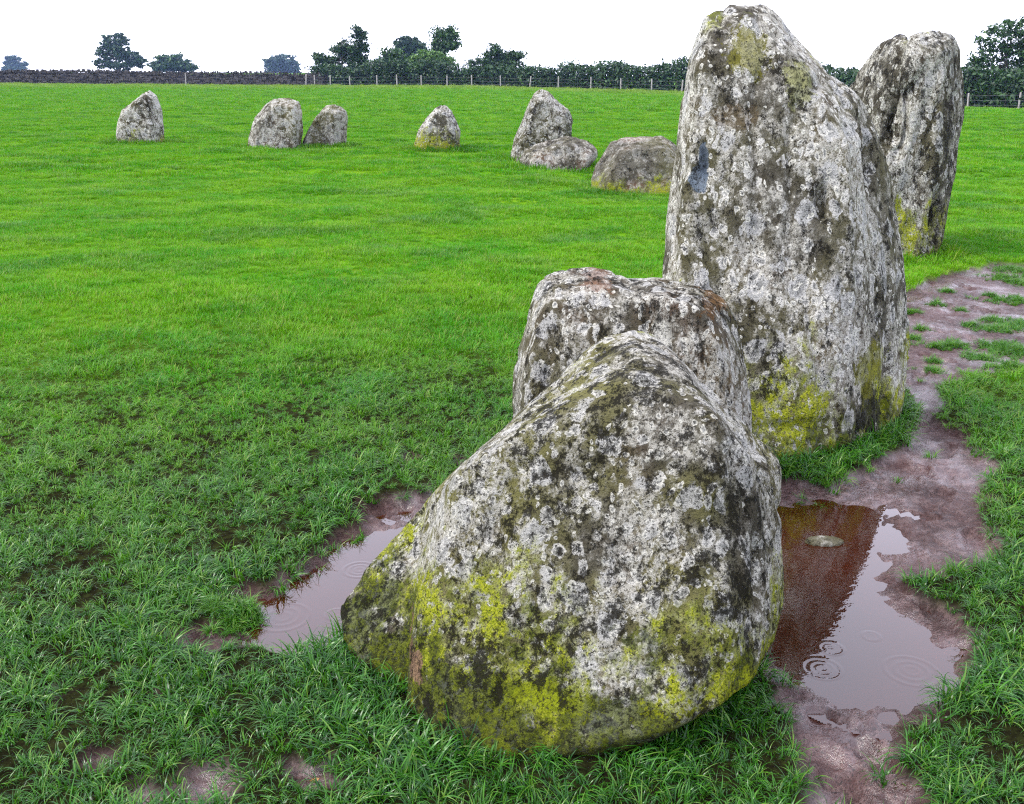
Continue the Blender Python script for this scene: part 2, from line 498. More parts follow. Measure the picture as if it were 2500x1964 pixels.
# --- near boulder
near_main = P((860, 1505, 2.26), (925, 1600, 2.10), (1018, 1630, 2.05), (1241, 1612, 2.06), (1345, 1585, 2.05), (1428, 1545, 2.00), (1548, 1488, 2.06),
              (1606, 1425, 2.18), (1641, 1355, 2.40), (1664, 1267, 2.46), (1664, 1200, 2.49), (1650, 1109, 2.48), (1608, 1027, 2.40),
              (981, 1003, 2.42), (1106, 922, 2.42), (1360, 796, 2.46), (1420, 856, 2.36), (1522, 888, 2.31), (1594, 983, 2.34),
              (935, 1179, 2.36), (884, 1343, 2.28),
              (1341, 700, 2.80), (1290, 716, 2.80), (1248, 746, 2.80), (1385, 715, 2.82), (1104, 884, 2.80), (981, 988, 2.72), (901, 1066, 2.70), (1430, 756, 2.82)) \
            + W((-0.05, 3.12, -0.15), (0.55, 3.1, -0.15), (0.1, 2.2, -0.2), (0.25, 2.35, -0.2), (-0.2, 2.7, -0.2), (0.42, 2.75, -0.2))
near_back = P((1425, 750, 2.86), (1500, 830, 2.88), (1571, 902, 2.86), (1645, 968, 2.80), (1656, 1005, 2.76), (1654, 1060, 2.72), (1380, 716, 2.88), (1520, 895, 2.66), (1600, 985, 2.66), (1610, 1050, 2.66)) \
            + W((0.75, 2.95, -0.15), (0.3, 3.2, -0.15), (0.78, 2.75, 0.1), (0.5, 2.6, -0.1), (0.3, 3.0, 0.7))
near_lobe = P((901, 1066, 2.70), (843, 1148, 2.66), (784, 1212, 2.62), (722, 1288, 2.56), (728, 1355, 2.50), (800, 1450, 2.36), (870, 1450, 2.34),
              (940, 1170, 2.52), (890, 1343, 2.40), (760, 1405, 2.42)) + W((-0.3, 2.9, -0.15), (0.0, 2.8, -0.15), (-0.36, 2.5, -0.15), (-0.1, 2.4, -0.15))
m_near = stone_mat('near_boulder_lichen', yellow=0.50, yel_bot=(0.1, 0.80), yel_top=(0.6, 1.05), moss=0.9, moss_h=0.5, brown=0.25, pale=0.64, dark=0.78, rosette=0.8, seed=3.1, streak=1.15, scale=1.15, olive=0.95, crack=0.0,
    spots=[(local(1407, 833, 2.56, (.15, 2.55, 0)), (.022, .2, .018), (.42, .42, .40), .9), (local(1560, 1080, 2.5, (.15, 2.55, 0)), (.03, .2, .05), (.38, .39, .38), .8), (local(1635, 1130, 2.52, (.15, 2.55, 0)), (.03, .2, .03), (.42, .42, .42), .85),
           (local(890, 1370, 2.36, (.15, 2.55, 0)), (.03, .2, .06), (.20, .12, .09), .8), (local(1450, 1370, 2.3, (.15, 2.55, 0)), (.2, .3, .05), (.22, .25, .006), .8), (local(1180, 1395, 2.25, (.15, 2.55, 0)), (.17, .3, .05), (.18, .215, .006), .7), (local(1330, 1450, 2.2, (.15, 2.55, 0)), (.012, .2, .012), (.40, .40, .38), 1.)])
build_stone('boulder', 'large squat lichen-mottled boulder with mossy foot, nearest of all the stones',
            [near_main, near_back, near_lobe], m_near, 0.011, 1, (0.15, 2.55, 0), lump=0.013, strata=0.012, sdir_=(0.3, 0.1, 1),
            dents=[(at(px, py, Y_), (r1, .25, r2), dp) for px, py, Y_, r1, r2, dp in ((1420, 930, 2.5, .10, .03, .022), (1250, 960, 2.48, .08, .05, .018), (1480, 1040, 2.45, .05, .07, .020), (1330, 1150, 2.38, .09, .035, .018),
                   (1180, 1080, 2.42, .05, .06, .016), (1500, 1220, 2.36, .07, .04, .018), (1050, 1130, 2.42, .03, .10, .020), (1390, 1330, 2.24, .04, .06, .016), (1120, 1330, 2.26, .06, .05, .016), (1570, 1140, 2.45, .025, .09, .03), (985, 1250, 2.36, .025, .12, .02))] + [
                   (at(1130, 1210, 2.36), (.05, .1, .03), .018), (at(1300, 1480, 2.12), (.09, .1, .05), .03), (at(1610, 1150, 2.5), (.03, .1, .09), .03)],
            group=GRP, cat='boulder', seed=1.7)
# --- block just behind it
mid_a = P((1094, 900, 3.62), (1089, 798, 3.68), (1106, 743, 3.72), (1130, 669, 3.78), (1139, 605, 3.84), (1152, 584, 3.86), (1198, 572, 3.9), (1248, 571, 3.9), (1294, 581, 3.9), (1335, 600, 3.88),
          (1155, 640, 3.60), (1170, 610, 3.66), (1250, 600, 3.66), (1330, 625, 3.62), (1130, 760, 3.50), (1120, 900, 3.42)) \
        + W((0.02, 3.9, -0.15), (0.6, 4.0, -0.15), (0.08, 3.4, -0.15), (0.6, 3.38, -0.15), (0.62, 3.45, 0.6))
mid_b = P((1325, 602, 3.86), (1391, 597, 3.84), (1460, 607, 3.82), (1506, 619, 3.80), (1538, 645, 3.76), (1555, 674, 3.72), (1567, 729, 3.68), (1581, 807, 3.62), (1600, 940, 3.55),
          (1300, 640, 3.60), (1400, 640, 3.55), (1480, 660, 3.50), (1520, 720, 3.46), (1540, 850, 3.42)) \
        + W((0.3, 4.0, -0.15), (0.9, 3.95, -0.15), (0.35, 3.36, -0.15), (0.86, 3.4, -0.15))
m_mid = stone_mat('middle_block_lichen', yellow=0.12, moss=0.0, brown=0.6, pale=0.55, dark=0.75, rosette=0.9, seed=8.4, streak=1.7, scale=1.0, olive=0.35,
    spots=[(local(1510, 632, 3.75, (.45, 3.65, 0)), (.09, .3, .04), (.11, .055, .018), .8), (local(1400, 705, 3.58, (.45, 3.65, 0)), (.035, .25, .075), (.38, .38, .36), .85), (local(1265, 600, 3.75, (.45, 3.65, 0)), (.05, .2, .05), (.16, .085, .055), .6)])
build_stone('standing_stone', 'low broad two-humped stone with rusty brown top, wedged between boulder and tallest stone', [mid_a, mid_b], m_mid, 0.013, 3, (0.45, 3.65, 0),
            lump=0.016, strata=0.018, group=GRP, seed=5.2)
# --- the tall one
tall = P((1405, 985, 4.10), (1440, 990, 3.98), (1650, 985, 3.97), (1770, 962, 4.06), (1850, 930, 4.25), (1913, 885, 4.55),
         (1412, 598, 4.40), (1430, 432, 4.48), (1448, 252, 4.56), (1459, 162, 4.58), (1465, 95, 4.56), (1474, 74, 4.58), (1493, 42, 4.6), (1533, 19, 4.62), (1579, 12, 4.66), (1620, 20, 4.68), (1646, 43, 4.68),
         (1681, 86, 4.68), (1738, 152, 4.68), (1797, 194, 4.7), (1836, 230, 4.7), (1862, 276, 4.7), (1880, 342, 4.7), (1894, 414, 4.7), (1908, 504, 4.68), (1916, 576, 4.68), (1925, 640, 4.66), (1929, 720, 4.64), (1924, 800, 4.60),
         (1498, 110, 4.40), (1510, 70, 4.47), (1590, 42, 4.50), (1645, 85, 4.45), (1712, 185, 4.36), (1750, 225, 4.33), (1797, 312, 4.28), (1812, 450, 4.22), (1806, 700, 4.13), (1796, 940, 4.10),
         (1484, 160, 4.36), (1470, 300, 4.29), (1452, 500, 4.21), (1436, 750, 4.09)) \
       + W((0.75, 4.95, -0.15), (1.75, 5.1, -0.15), (0.8, 4.9, 1.2), (1.6, 4.95, 1.2), (1.0, 4.9, 1.7))
m_tall = stone_mat('tall_stone_lichen', yellow=0.52, yel_bot=(0.1, 1.0), yel_top=(1.25, 1.8), moss=0.5, moss_h=0.4, brown=0.3, pale=0.8, dark=0.64, rosette=1.0, seed=15.7, streak=1.35, scale=0.9, light=1.12, olive=0.3,
    spots=[(local(1480, 380, 4.30, (1.3, 4.45, 0)), (.042, .25, .060), (.11, .14, .185), .95), (local(1490, 340, 4.30, (1.3, 4.45, 0)), (.024, .25, .075), (.11, .14, .185), .95), (local(1590, 110, 4.42, (1.3, 4.45, 0)), (.09, .3, .11), (.15, .145, .02), .75), (local(1690, 175, 4.4, (1.3, 4.45, 0)), (.07, .3, .10), (.24, .25, .12), .75),
           (local(1840, 860, 4.3, (1.3, 4.45, 0)), (.10, .3, .13), (.012, .012, .010), .85), (local(1830, 780, 4.3, (1.3, 4.45, 0)), (.11, .3, .13), (.15, .15, .02), .7), (local(1560, 250, 4.35, (1.3, 4.45, 0)), (.10, .3, .05), (.10, .07, .04), .5)])
build_stone('standing_stone', 'tallest grey standing stone with pale lichen rosettes and a rounded leaning top', [tall], m_tall, 0.014, 2, (1.3, 4.45, 0),
            lump=0.017, strata=0.024, sdir_=(-0.12, 0.1, 1), group=GRP, seed=9.1, ridgef=4.5,
            dents=[(at(1484, 372, 4.32), (.04, .2, .085), .022), (at(1492, 335, 4.32), (.02, .2, .06), .016), (at(1742, 425, 4.26), (.028, .2, .075), .06), (at(1735, 180, 4.40), (.05, .2, .03), .025),
                   (at(1850, 330, 4.5), (.05, .2, .25), .05), (at(1880, 800, 4.4), (.03, .3, .2), .05), (at(1700, 900, 4.05), (.2, .2, .03), .02)])
# --- the split one on the right, behind
right_main = P((1935, 78, 9.1), (1965, 72, 9.15), (2000, 66, 9.2), (2027, 78, 9.2), (2038, 104, 9.2), (2043, 180, 9.2), (2045, 252, 9.15), (2034, 313, 9.1), (2022, 360, 9.05), (2013, 396, 9.0), (2008, 468, 8.95), (1997, 511, 8.9), (1985, 532, 8.85),
               (1953, 556, 8.75), (1915, 552, 8.78), (1905, 190, 8.95), (1890, 275, 8.9), (1880, 400, 8.85), (2005, 110, 8.98), (1990, 300, 8.85), (1935, 130, 8.95)) \
           + W((3.7, 9.8, -0.15), (4.1, 9.6, -0.15), (3.7, 9.7, 1.7), (4.0, 9.5, 1.6), (3.6, 8.85, -0.15))
right_left = P((1906, 73, 9.45), (1920, 76, 9.4), (1895, 81, 9.45), (1870, 94, 9.5), (1849, 122, 9.55), (1823, 155, 9.6), (1796, 189, 9.65), (1780, 240, 9.65), (1770, 400, 9.5), (1780, 540, 9.3), (1900, 540, 9.0), (1900, 200, 9.12), (1925, 90, 9.2)) \
           + W((3.1, 9.9, -0.15), (3.9, 9.9, -0.15), (3.7, 9.9, 1.7))
m_right = stone_mat('split_stone_lichen', yellow=0.50, yel_bot=(0.2, 0.9), yel_top=(1.0, 1.9), moss=0.35, moss_h=0.3, brown=0.1, pale=0.65, dark=0.78, rosette=0.9, seed=23.3, streak=1.6, scale=0.75)
build_stone('standing_stone', 'tall upright stone with a cleft top, half hidden behind the tallest stone', [right_main, right_left], m_right, 0.022, 1, (3.7, 9.2, 0),
            lump=0.02, strata=0.04,  freq=1.6, sdir_=(0.25, 0, 1), group=GRP, seed=12.3, ridgef=3.2,
            dents=[(at(1985, 460, 8.85), (.06, .3, .22), .10), (at(1905, 260, 8.95), (.07, .3, .3), .10)])

# --- seven farther stones
def slab(base_px, sil, thick, lean=0.12, front_in=0.72, shift=(0, 0)):
    """solid from an outline standing at its own distance: full outline in the middle, smaller faces in front and behind"""
    Y0 = on_ground(*base_px)[1] + thick * 0.45
    mid_, zmax = [], 0
    for px, py in sil:
        p = at(px, py, Y0)
        zz = max(p[2], 0)
        mid_.append(at(px, py, Y0 + lean * zz))
    mid_ = np.array(mid_)
    c = mid_.mean(0)
    front = c + (mid_ - c) * np.array([front_in, 1, front_in + 0.1]) + np.array([shift[0], -thick * 0.5, -0.05])
    back = c + (mid_ - c) * np.array([front_in, 1, front_in + 0.1]) + np.array([-shift[0], thick * 0.5, 0])
    front[:, 2] = np.where(mid_[:, 2] < 0.12, -0.2, front[:, 2]); back[:, 2] = np.where(mid_[:, 2] < 0.12, -0.2, back[:, 2])
    low = mid_[mid_[:, 2] < 0.15].copy(); low[:, 2] = -0.2
    return list(mid_) + list(front) + list(back) + list(low), (c[0], Y0, 0)

mats_small = {}
def far_stone(label, base_px, sil, thick, mat_kw, lean=0.12, front_in=0.72, shift=(0, 0), name='standing_stone', extra=None, **kw):
    pts, org = slab(base_px, sil, thick, lean, front_in, shift)
    hulls = [pts] + (extra(org) if extra else [])
    m = stone_mat('lichen_' + str(len(mats_small)), **mat_kw); mats_small[label] = m
    return build_stone(name, label, hulls, m, 0.026, 1, org, lump=0.02, strata=0.03, freq=2.0, group=GRP, seed=len(mats_small) * 3.3, ridgef=4.0, **kw)

far_stone('pointed grey stone standing alone, leftmost of the row in the field', (300, 307),
          [(317, 194), (302, 201), (281, 219), (259, 234), (251, 259), (247, 288), (256, 309), (288, 310), (324, 309), (346, 305), (347, 274), (341, 256), (341, 230), (331, 204)], 0.8,
          dict(yellow=0.5, yel_bot=(0, .5), brown=0.1, pale=0.75, dark=0.65, seed=31., scale=0.6), lean=0.15)
far_stone('large pale leaning stone, wider of the close pair in the field', (590, 318),
          [(583, 211), (612, 209), (634, 217), (642, 238), (643, 277), (632, 308), (590, 320), (524, 322), (531, 288), (540, 252), (565, 222)], 0.9,
          dict(yellow=0.2, brown=0.5, pale=0.6, dark=0.5, seed=35., scale=0.6, rosette=.7), lean=0.1, shift=(0.08, 0))
far_stone('small grey leaning slab, narrower of the close pair in the field', (690, 314),
          [(695, 225), (713, 223), (732, 233), (735, 248), (726, 304), (662, 318), (643, 302), (659, 277), (684, 237)], 0.6,
          dict(yellow=0.1, brown=0.15, pale=0.4, dark=0.55, seed=39., scale=0.6, rosette=.5, light=1.05), lean=0.1, shift=(-0.1, 0))
far_stone('blunt-topped stone with yellow lichen foot, alone between the close pair and the peaked stone', (925, 322),
          [(937, 223), (925, 229), (907, 252), (889, 276), (880, 308), (889, 324), (953, 325), (972, 318), (977, 280), (962, 256), (960, 238), (947, 225)], 0.75,
          dict(yellow=0.72, yel_bot=(0, .75), brown=0.1, pale=0.65, dark=0.65, seed=43., scale=0.6), lean=0.1)
far_stone('tall peaked grey stone behind the low flat stone', (1140, 340),
          [(1147, 191), (1133, 199), (1115, 248), (1093, 296), (1081, 338), (1101, 344), (1212, 340), (1211, 296), (1215, 256), (1208, 235), (1181, 214), (1163, 196)], 0.6,
          dict(yellow=0.45, yel_top=(1.1, 1.6), brown=0.1, pale=0.5, dark=0.7, seed=47., scale=0.6, light=.85), lean=0.12)
far_stone('low flat pale stone lying at the foot of the peaked stone', (1180, 366),
          [(1104, 340), (1112, 320), (1145, 305), (1209, 292), (1250, 303), (1268, 320), (1267, 333), (1220, 352), (1172, 370), (1129, 358)], 0.9,
          dict(yellow=0.35, brown=0.85, pale=0.4, dark=0.65, seed=51., scale=0.6, rosette=.45), lean=0.4, name='recumbent_stone', cat='fallen stone')
far_stone('squat brown boulder lying just left of the tallest stone', (1340, 412),
          [(1258, 380), (1264, 356), (1296, 303), (1321, 295), (1369, 297), (1405, 291), (1431, 306), (1449, 328), (1455, 400), (1440, 416), (1389, 420), (1289, 412), (1258, 402)], 1.0,
          dict(yellow=0.5, yel_bot=(0, .5), brown=1.0, pale=0.1, dark=0.5, seed=55., scale=0.65, rosette=.3, light=.95), lean=0.35, name='boulder', cat='boulder')
# half-drowned cobble in the right-hand puddle
pc = on_ground(1750, 1152, -0.045)
cob = [np.array([pc[0] + .072 * math.cos(a_), pc[1] + .034 * math.sin(a_), -0.045 + zz]) * 1.0 for zz, k in ((-.05, 1.0), (-.005, 1.0), (.012, .6)) for a_ in np.linspace(0, 6.28, 9)[:-1]]
cob += [np.array([pc[0] + .01, pc[1], -0.045 + .016])]
build_stone('cobble', 'small flat pinkish cobble half drowned in the brown puddle', [cob], stone_mat('wet_cobble', yellow=0.0, brown=0.5, pale=.5, dark=0.4, rosette=0.0, seed=61, light=.9), 0.006, 2, (pc[0], pc[1], -0.045), lump=0.006, cat='cobble', seed=4)
STONES.pop()

# ------------------------------------------------------------------ water
t = NT('muddy_water')
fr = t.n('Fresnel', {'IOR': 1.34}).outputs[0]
clear = t.n('BsdfTransparent', {'Color': (0.55, 0.25, 0.14, 1)}).outputs[0]
silt = t.n('BsdfDiffuse', {'Color': (0.052, 0.012, 0.004, 1)}).outputs[0]
gl = t.n('BsdfGlossy', {'Color': (1, 1, 1, 1), 'Roughness': 0.015})
wn = t.bump(t.noise(t.n('NewGeometry').outputs['Position'], 38, 2), 0.10, 0.004)
t.put(gl.inputs['Normal'], wn)
m1 = t.n('MixShader', {0: 0.42, 1: clear, 2: silt}).outputs[0]
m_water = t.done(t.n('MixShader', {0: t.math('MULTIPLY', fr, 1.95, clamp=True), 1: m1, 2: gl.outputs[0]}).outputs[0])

def puddle(P_, z, step, rings):
    x0, y0 = P_.min(0) - 0.14; x1, y1 = P_.max(0) + 0.14
    gx_ = np.arange(x0, x1, step); gy_ = np.arange(y0, y1, step)
    X, Y = np.meshgrid(gx_, gy_); X = X.ravel(); Y = Y.ravel()
    Z = np.zeros_like(X)
    for px, py, rad, amp in rings:
        c = on_ground(px, py, z)
        d = np.hypot(X - c[0], Y - c[1])
        for k, (rr, am) in enumerate(((rad, 1.0), (rad * 0.62, 0.7), (rad * 0.3, 0.5))):
            w = max(0.007, rad * 0.10)
            Z += 0.6 * amp * am * np.cos((d - rr) / w * 2.2) * np.exp(-((d - rr) / w) ** 2)
    keep = poly_sd(P_, X, Y) > -0.14
    n_x, n_y = len(gx_), len(gy_)
    i_ = (np.arange(n_y - 1)[:, None] * n_x + np.arange(n_x - 1)[None, :]).ravel()
    Q = np.stack([i_, i_ + 1, i_ + 1 + n_x, i_ + n_x], 1)
    Q = Q[keep[Q].all(1)]
    used, inv = np.unique(Q, return_inverse=True)
    c = np.array([X[used].mean(), Y[used].mean(), z])
    o = obj('puddle', quads('puddle', np.stack([X[used], Y[used], Z[used] + z], 1) - c, inv.reshape(-1, 4)), m_water, None, tuple(c))
    tag(o, kind='structure')
    return o

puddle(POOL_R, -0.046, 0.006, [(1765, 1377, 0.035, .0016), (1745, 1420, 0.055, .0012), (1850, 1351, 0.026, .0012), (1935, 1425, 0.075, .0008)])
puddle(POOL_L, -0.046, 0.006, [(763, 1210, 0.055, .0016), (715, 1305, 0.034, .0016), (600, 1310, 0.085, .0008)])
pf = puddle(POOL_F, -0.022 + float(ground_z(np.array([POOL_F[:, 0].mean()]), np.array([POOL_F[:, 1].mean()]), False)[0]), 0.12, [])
# ------------------------------------------------------------------ grass
def stone_block(x, y, grow):
    b = np.zeros(x.shape, bool)
    for S in STONES:
        mn, mx = S.min(0) - 0.4, S.max(0) + 0.4
        k = (x > mn[0]) & (x < mx[0]) & (y > mn[1]) & (y < mx[1])
        if k.any():
            b[k] |= poly_sd(S, x[k], y[k]) > grow
    return b

def stone_near(x, y):
    d = np.full(x.shape, -9.0)
    for S in STONES:
        mn, mx = S.min(0) - 1.0, S.max(0) + 1.0
        k = (x > mn[0]) & (x < mx[0]) & (y > mn[1]) & (y < mx[1])
        if k.any(): d[k] = np.maximum(d[k], poly_sd(S, x[k], y[k]))
    return d

def blade_mat(name):
    t = NT(name)
    pos = t.n('NewGeometry').outputs['Position']
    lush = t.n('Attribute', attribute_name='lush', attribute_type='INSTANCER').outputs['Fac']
    rnd = t.n('Attribute', attribute_name='rnd').outputs['Fac']
    oi = t.n('ObjectInfo').outputs['Random']
    pat = t.noise(pos, 0.9, 4, 0.6)
    turf = t.mix(t.step(pat, 0.36, 0.64), (0.036, 0.220, 0.002), (0.125, 0.300, 0.005))
    turf = t.mix(t.math('MULTIPLY', oi, 0.5), turf, (0.090, 0.250, 0.004))
    dark = t.mix(t.step(rnd, 0.2, 0.9), (0.010, 0.056, 0.006), (0.046, 0.168, 0.012))  # long-grass green, with the dimmer foreground painted into it
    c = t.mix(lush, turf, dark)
    dry = t.mix(oi, (0.27, 0.25, 0.07), (0.20, 0.24, 0.045))
    c = t.mix(t.math('MULTIPLY', t.step(rnd, 0.82, 0.88), t.math('MULTIPLY_ADD', lush, -0.5, 0.75)), c, dry)
    c = t.mix(t.math('MULTIPLY', t.n('Attribute', attribute_name='pale', attribute_type='INSTANCER').outputs['Fac'], t.math('MULTIPLY_ADD', rnd, 0.6, 0.3)), c, (0.27, 0.30, 0.07))
    p = t.pbsdf(c, t.math('MULTIPLY_ADD', lush, -0.18, 0.45), None, t.math('MULTIPLY_ADD', lush, 0.24, 0.08))
    tr = t.n('BsdfTranslucent', {'Color': t.mix(0.45, c, (0.09, 0.26, 0.004))}).outputs[0]
    return t.done(t.n('MixShader', {0: 0.33, 1: p, 2: tr}).outputs[0])

m_blade = blade_mat('grass_blade')

def tuft(name, n, rad, lmin, lmax, wid, droop, seg, seed):
    r = np.random.default_rng(seed)
    V, Q, A = [], [], []
    for b in range(n):
        ang = r.uniform(0, 2 * math.pi); rr = rad * math.sqrt(r.uniform())
        base = np.array([rr * math.cos(ang), rr * math.sin(ang), -0.012])
        out = ang + r.normal() * 0.9
        L = r.uniform(lmin, lmax); w = wid * r.uniform(0.7, 1.25)
        dirh = np.array([math.cos(out), math.sin(out), 0]); side = np.array([-math.sin(out), math.cos(out), 0])
        lean = r.uniform(0.08, 0.5); bend = droop * r.uniform(0.4, 1.4)
        k0 = len(V); p = base.copy(); th = lean
        v = r.uniform()
        for s in range(seg + 1):
            u = s / seg
            ww = w * (1 - u ** 1.7) * 0.5 + w * 0.03
            tw = side * math.cos(0.8 * u * (v - .5)) + np.array([0, 0, 1]) * math.sin(0.8 * u * (v - .5))
            V.append(p - tw * ww); V.append(p + tw * ww); A += [v, v]
            p = p + (dirh * math.sin(th) + np.array([0, 0, math.cos(th)])) * (L / seg)
            th += bend / seg
        for s in range(seg):
            a_ = k0 + 2 * s
            Q.append((a_, a_ + 1, a_ + 3, a_ + 2))
    me = quads(name, np.array(V), Q)
    at_ = me.attributes.new('rnd', 'FLOAT', 'POINT'); at_.data.foreach_set('value', np.array(A, dtype=np.float32))
    me.materials.append(m_blade)
    return bpy.data.objects.new(name, me)

def tuft_set(name, k, **kw):
    c = bpy.data.collections.new(name)
    for i in range(k): c.objects.link(tuft('%s_tuft' % name, seed=100 + i * 7 + len(name), **kw))
    return c

def scatter(name, label, x, y, z, scl, lush, coll, k, tilt=0.12, pale=None):
    n = len(x)
    me = bpy.data.meshes.new(name)
    me.vertices.add(n); me.vertices.foreach_set('co', np.stack([x, y, z], 1).astype(np.float32).ravel())
    def at_(nm, ty, arr, key):
        q = me.attributes.new(nm, ty, 'POINT'); q.data.foreach_set(key, arr)
    rot = np.stack([rng.normal(size=n) * tilt, rng.normal(size=n) * tilt, rng.uniform(0, 6.28, n)], 1)
    at_('rot', 'FLOAT_VECTOR', rot.astype(np.float32).ravel(), 'vector')
    at_('scl', 'FLOAT', scl.astype(np.float32), 'value')
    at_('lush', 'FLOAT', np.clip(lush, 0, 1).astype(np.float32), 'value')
    at_('pale', 'FLOAT', (np.zeros(n) if pale is None else pale).astype(np.float32), 'value')
    at_('pick', 'INT', rng.integers(0, k, n).astype(np.int32), 'value')
    me.materials.append(m_blade)
    o = obj(name, me)
    tag(o, label, 'grass', None, 'stuff')
    ng = bpy.data.node_groups.new(name + '_scatter', 'GeometryNodeTree')
    ng.interface.new_socket('Geometry', in_out='INPUT', socket_type='NodeSocketGeometry')
    ng.interface.new_socket('Geometry', in_out='OUTPUT', socket_type='NodeSocketGeometry')
    N = ng.nodes
    gi, go = N.new('NodeGroupInput'), N.new('NodeGroupOutput')
    ci = N.new('GeometryNodeCollectionInfo'); ci.inputs[0].default_value = coll
    ci.inputs['Separate Children'].default_value = True; ci.inputs['Reset Children'].default_value = True
    ip = N.new('GeometryNodeInstanceOnPoints'); ip.inputs['Pick Instance'].default_value = True
    def na(nm, ty):
        q = N.new('GeometryNodeInputNamedAttribute'); q.data_type = ty; q.inputs[0].default_value = nm
        return q.outputs[0]
    e2r = N.new('FunctionNodeEulerToRotation')
    lk = ng.links.new
    lk(gi.outputs[0], ip.inputs['Points']); lk(ci.outputs[0], ip.inputs['Instance'])
    lk(na('pick', 'INT'), ip.inputs['Instance Index'])
    lk(na('rot', 'FLOAT_VECTOR'), e2r.inputs[0]); lk(e2r.outputs[0], ip.inputs['Rotation'])
    lk(na('scl', 'FLOAT'), ip.inputs['Scale'])
    lk(ip.outputs[0], go.inputs[0])
    md = o.modifiers.new('scatter', 'NODES'); md.node_group = ng
    return o

def field(y0, y1, sp, soft):
    X0 = -(0.60 * y1 + 1.8); X1 = 0.60 * y1 + 1.8
    gx_, gy_ = np.meshgrid(np.arange(X0, X1, sp), np.arange(y0 - soft, y1 + soft, sp))
    x = gx_.ravel() + rng.uniform(-.5, .5, gx_.size) * sp * 1.1; y = gy_.ravel() + rng.uniform(-.5, .5, gx_.size) * sp * 1.1
    k = np.abs(x) < 0.60 * y + 1.8
    if soft > 0:
        k &= rng.uniform(size=x.size) < np.minimum(sstep(y0 - soft, y0 + soft, y) if y0 > 1 else 1, 1 - sstep(y1 - soft, y1 + soft, y))
    return x[k], y[k]

def lush_and_dim(x, y):  # ranker grass close by, plus foreground shade put into the blade colour
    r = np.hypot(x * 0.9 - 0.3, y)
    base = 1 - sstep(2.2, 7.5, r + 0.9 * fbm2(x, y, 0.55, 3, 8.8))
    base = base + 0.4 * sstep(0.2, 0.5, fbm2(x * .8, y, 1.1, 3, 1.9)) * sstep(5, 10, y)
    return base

FENCE = [(-140, 118, 100), (650, 180, 112), (1000, 179, 106), (1450, 190, 92), (1750, 207, 80), (2055, 225, 68), (2174, 230, 64), (2420, 245, 56)]
F_W = np.array([at(*p) for p in FENCE[1:]])
WALL = np.array([[-78.0, 98.0], [-54.0, 105.0], [-20.6, 112.6]])
def boundary_y(x):
    return np.interp(x, np.concatenate([WALL[:, 0], F_W[1:, 0]]), np.concatenate([WALL[:, 1], F_W[1:, 1]]))

# near: lush tussocky blades
x, y = field(0.75, 6.2, 0.046, 0.8)
m = mud_sd(x, y); pl = pool_sd(x, y); sn = stone_near(x, y)
lu = lush_and_dim(x, y)
edge = sstep(-0.28, -0.02, m)
clump = fbm2(x, y, 3.2, 2, 7.7)
keep = ((m < 0.0) | ((m < 0.16) & (rng.uniform(size=x.size) < 0.035))) & (pl < 0.035) & (sn < 0.04)
keep &= rng.uniform(size=x.size) < np.clip(0.9 + 0.75 * clump, 0.78 + 0.2 * sstep(2.8, 4.2, y), 1)
x, y, lu, edge, clump, sn = (q[keep] for q in (x, y, lu, edge, clump, sn))
fringe = sstep(-0.25, 0.0, sn)
scl = (0.42 + 0.15 * np.clip(lu, 0, 1)) * np.clip(1 + 0.6 * clump, .35, 2) * (1 + 0.2 * edge + 0.5 * fringe) * rng.uniform(0.75, 1.25, len(x))
lush_c = tuft_set('lush_grass', 7, n=42, rad=0.036, lmin=0.035, lmax=0.12, wid=0.0046, droop=2.4, seg=5)
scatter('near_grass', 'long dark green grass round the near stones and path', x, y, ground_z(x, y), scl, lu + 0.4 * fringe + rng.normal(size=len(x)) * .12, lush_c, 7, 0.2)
# little tufts left standing in the mud
tp = [(2025, 735, .16), (1990, 738, .08), (2130, 740, .16), (2110, 680, .10), (2160, 690, .2), (2150, 600, .18), (1935, 665, .07), (1940, 720, .06), (2040, 660, .06), (1985, 770, .05), (1990, 645, .06), (2140, 780, .15), (2100, 630, .06),
      (2160, 640, .25), (2120, 700, .2), (2165, 745, .3), (2080, 760, .12), (2130, 590, .2), (2170, 575, .3), (2060, 690, .05), (1960, 700, .05), (2010, 620, .06), (1975, 790, .06),
      (490, 1325, .12), (530, 1310, .06), (455, 1300, .06)]
tx, ty = [], []
for px, py, rr in tp:
    c = on_ground(px, py, MUD_Z); k = int(14 + rr * rr * 1900)
    aa = rng.uniform(0, 6.28, k); rad = 0.42 * rr * np.abs(rng.normal(size=k))
    tx.append(c[0] + rad * np.cos(aa) * 1.3); ty.append(c[1] + rad * np.sin(aa) * 0.9)
tx, ty = np.concatenate(tx), np.concatenate(ty)
scatter('path_grass', 'small grass tufts left standing in the wet mud', tx, ty, ground_z(tx, ty), rng.uniform(.3, .62, len(tx)), np.full(len(tx), .75), lush_c, 7, 0.25)

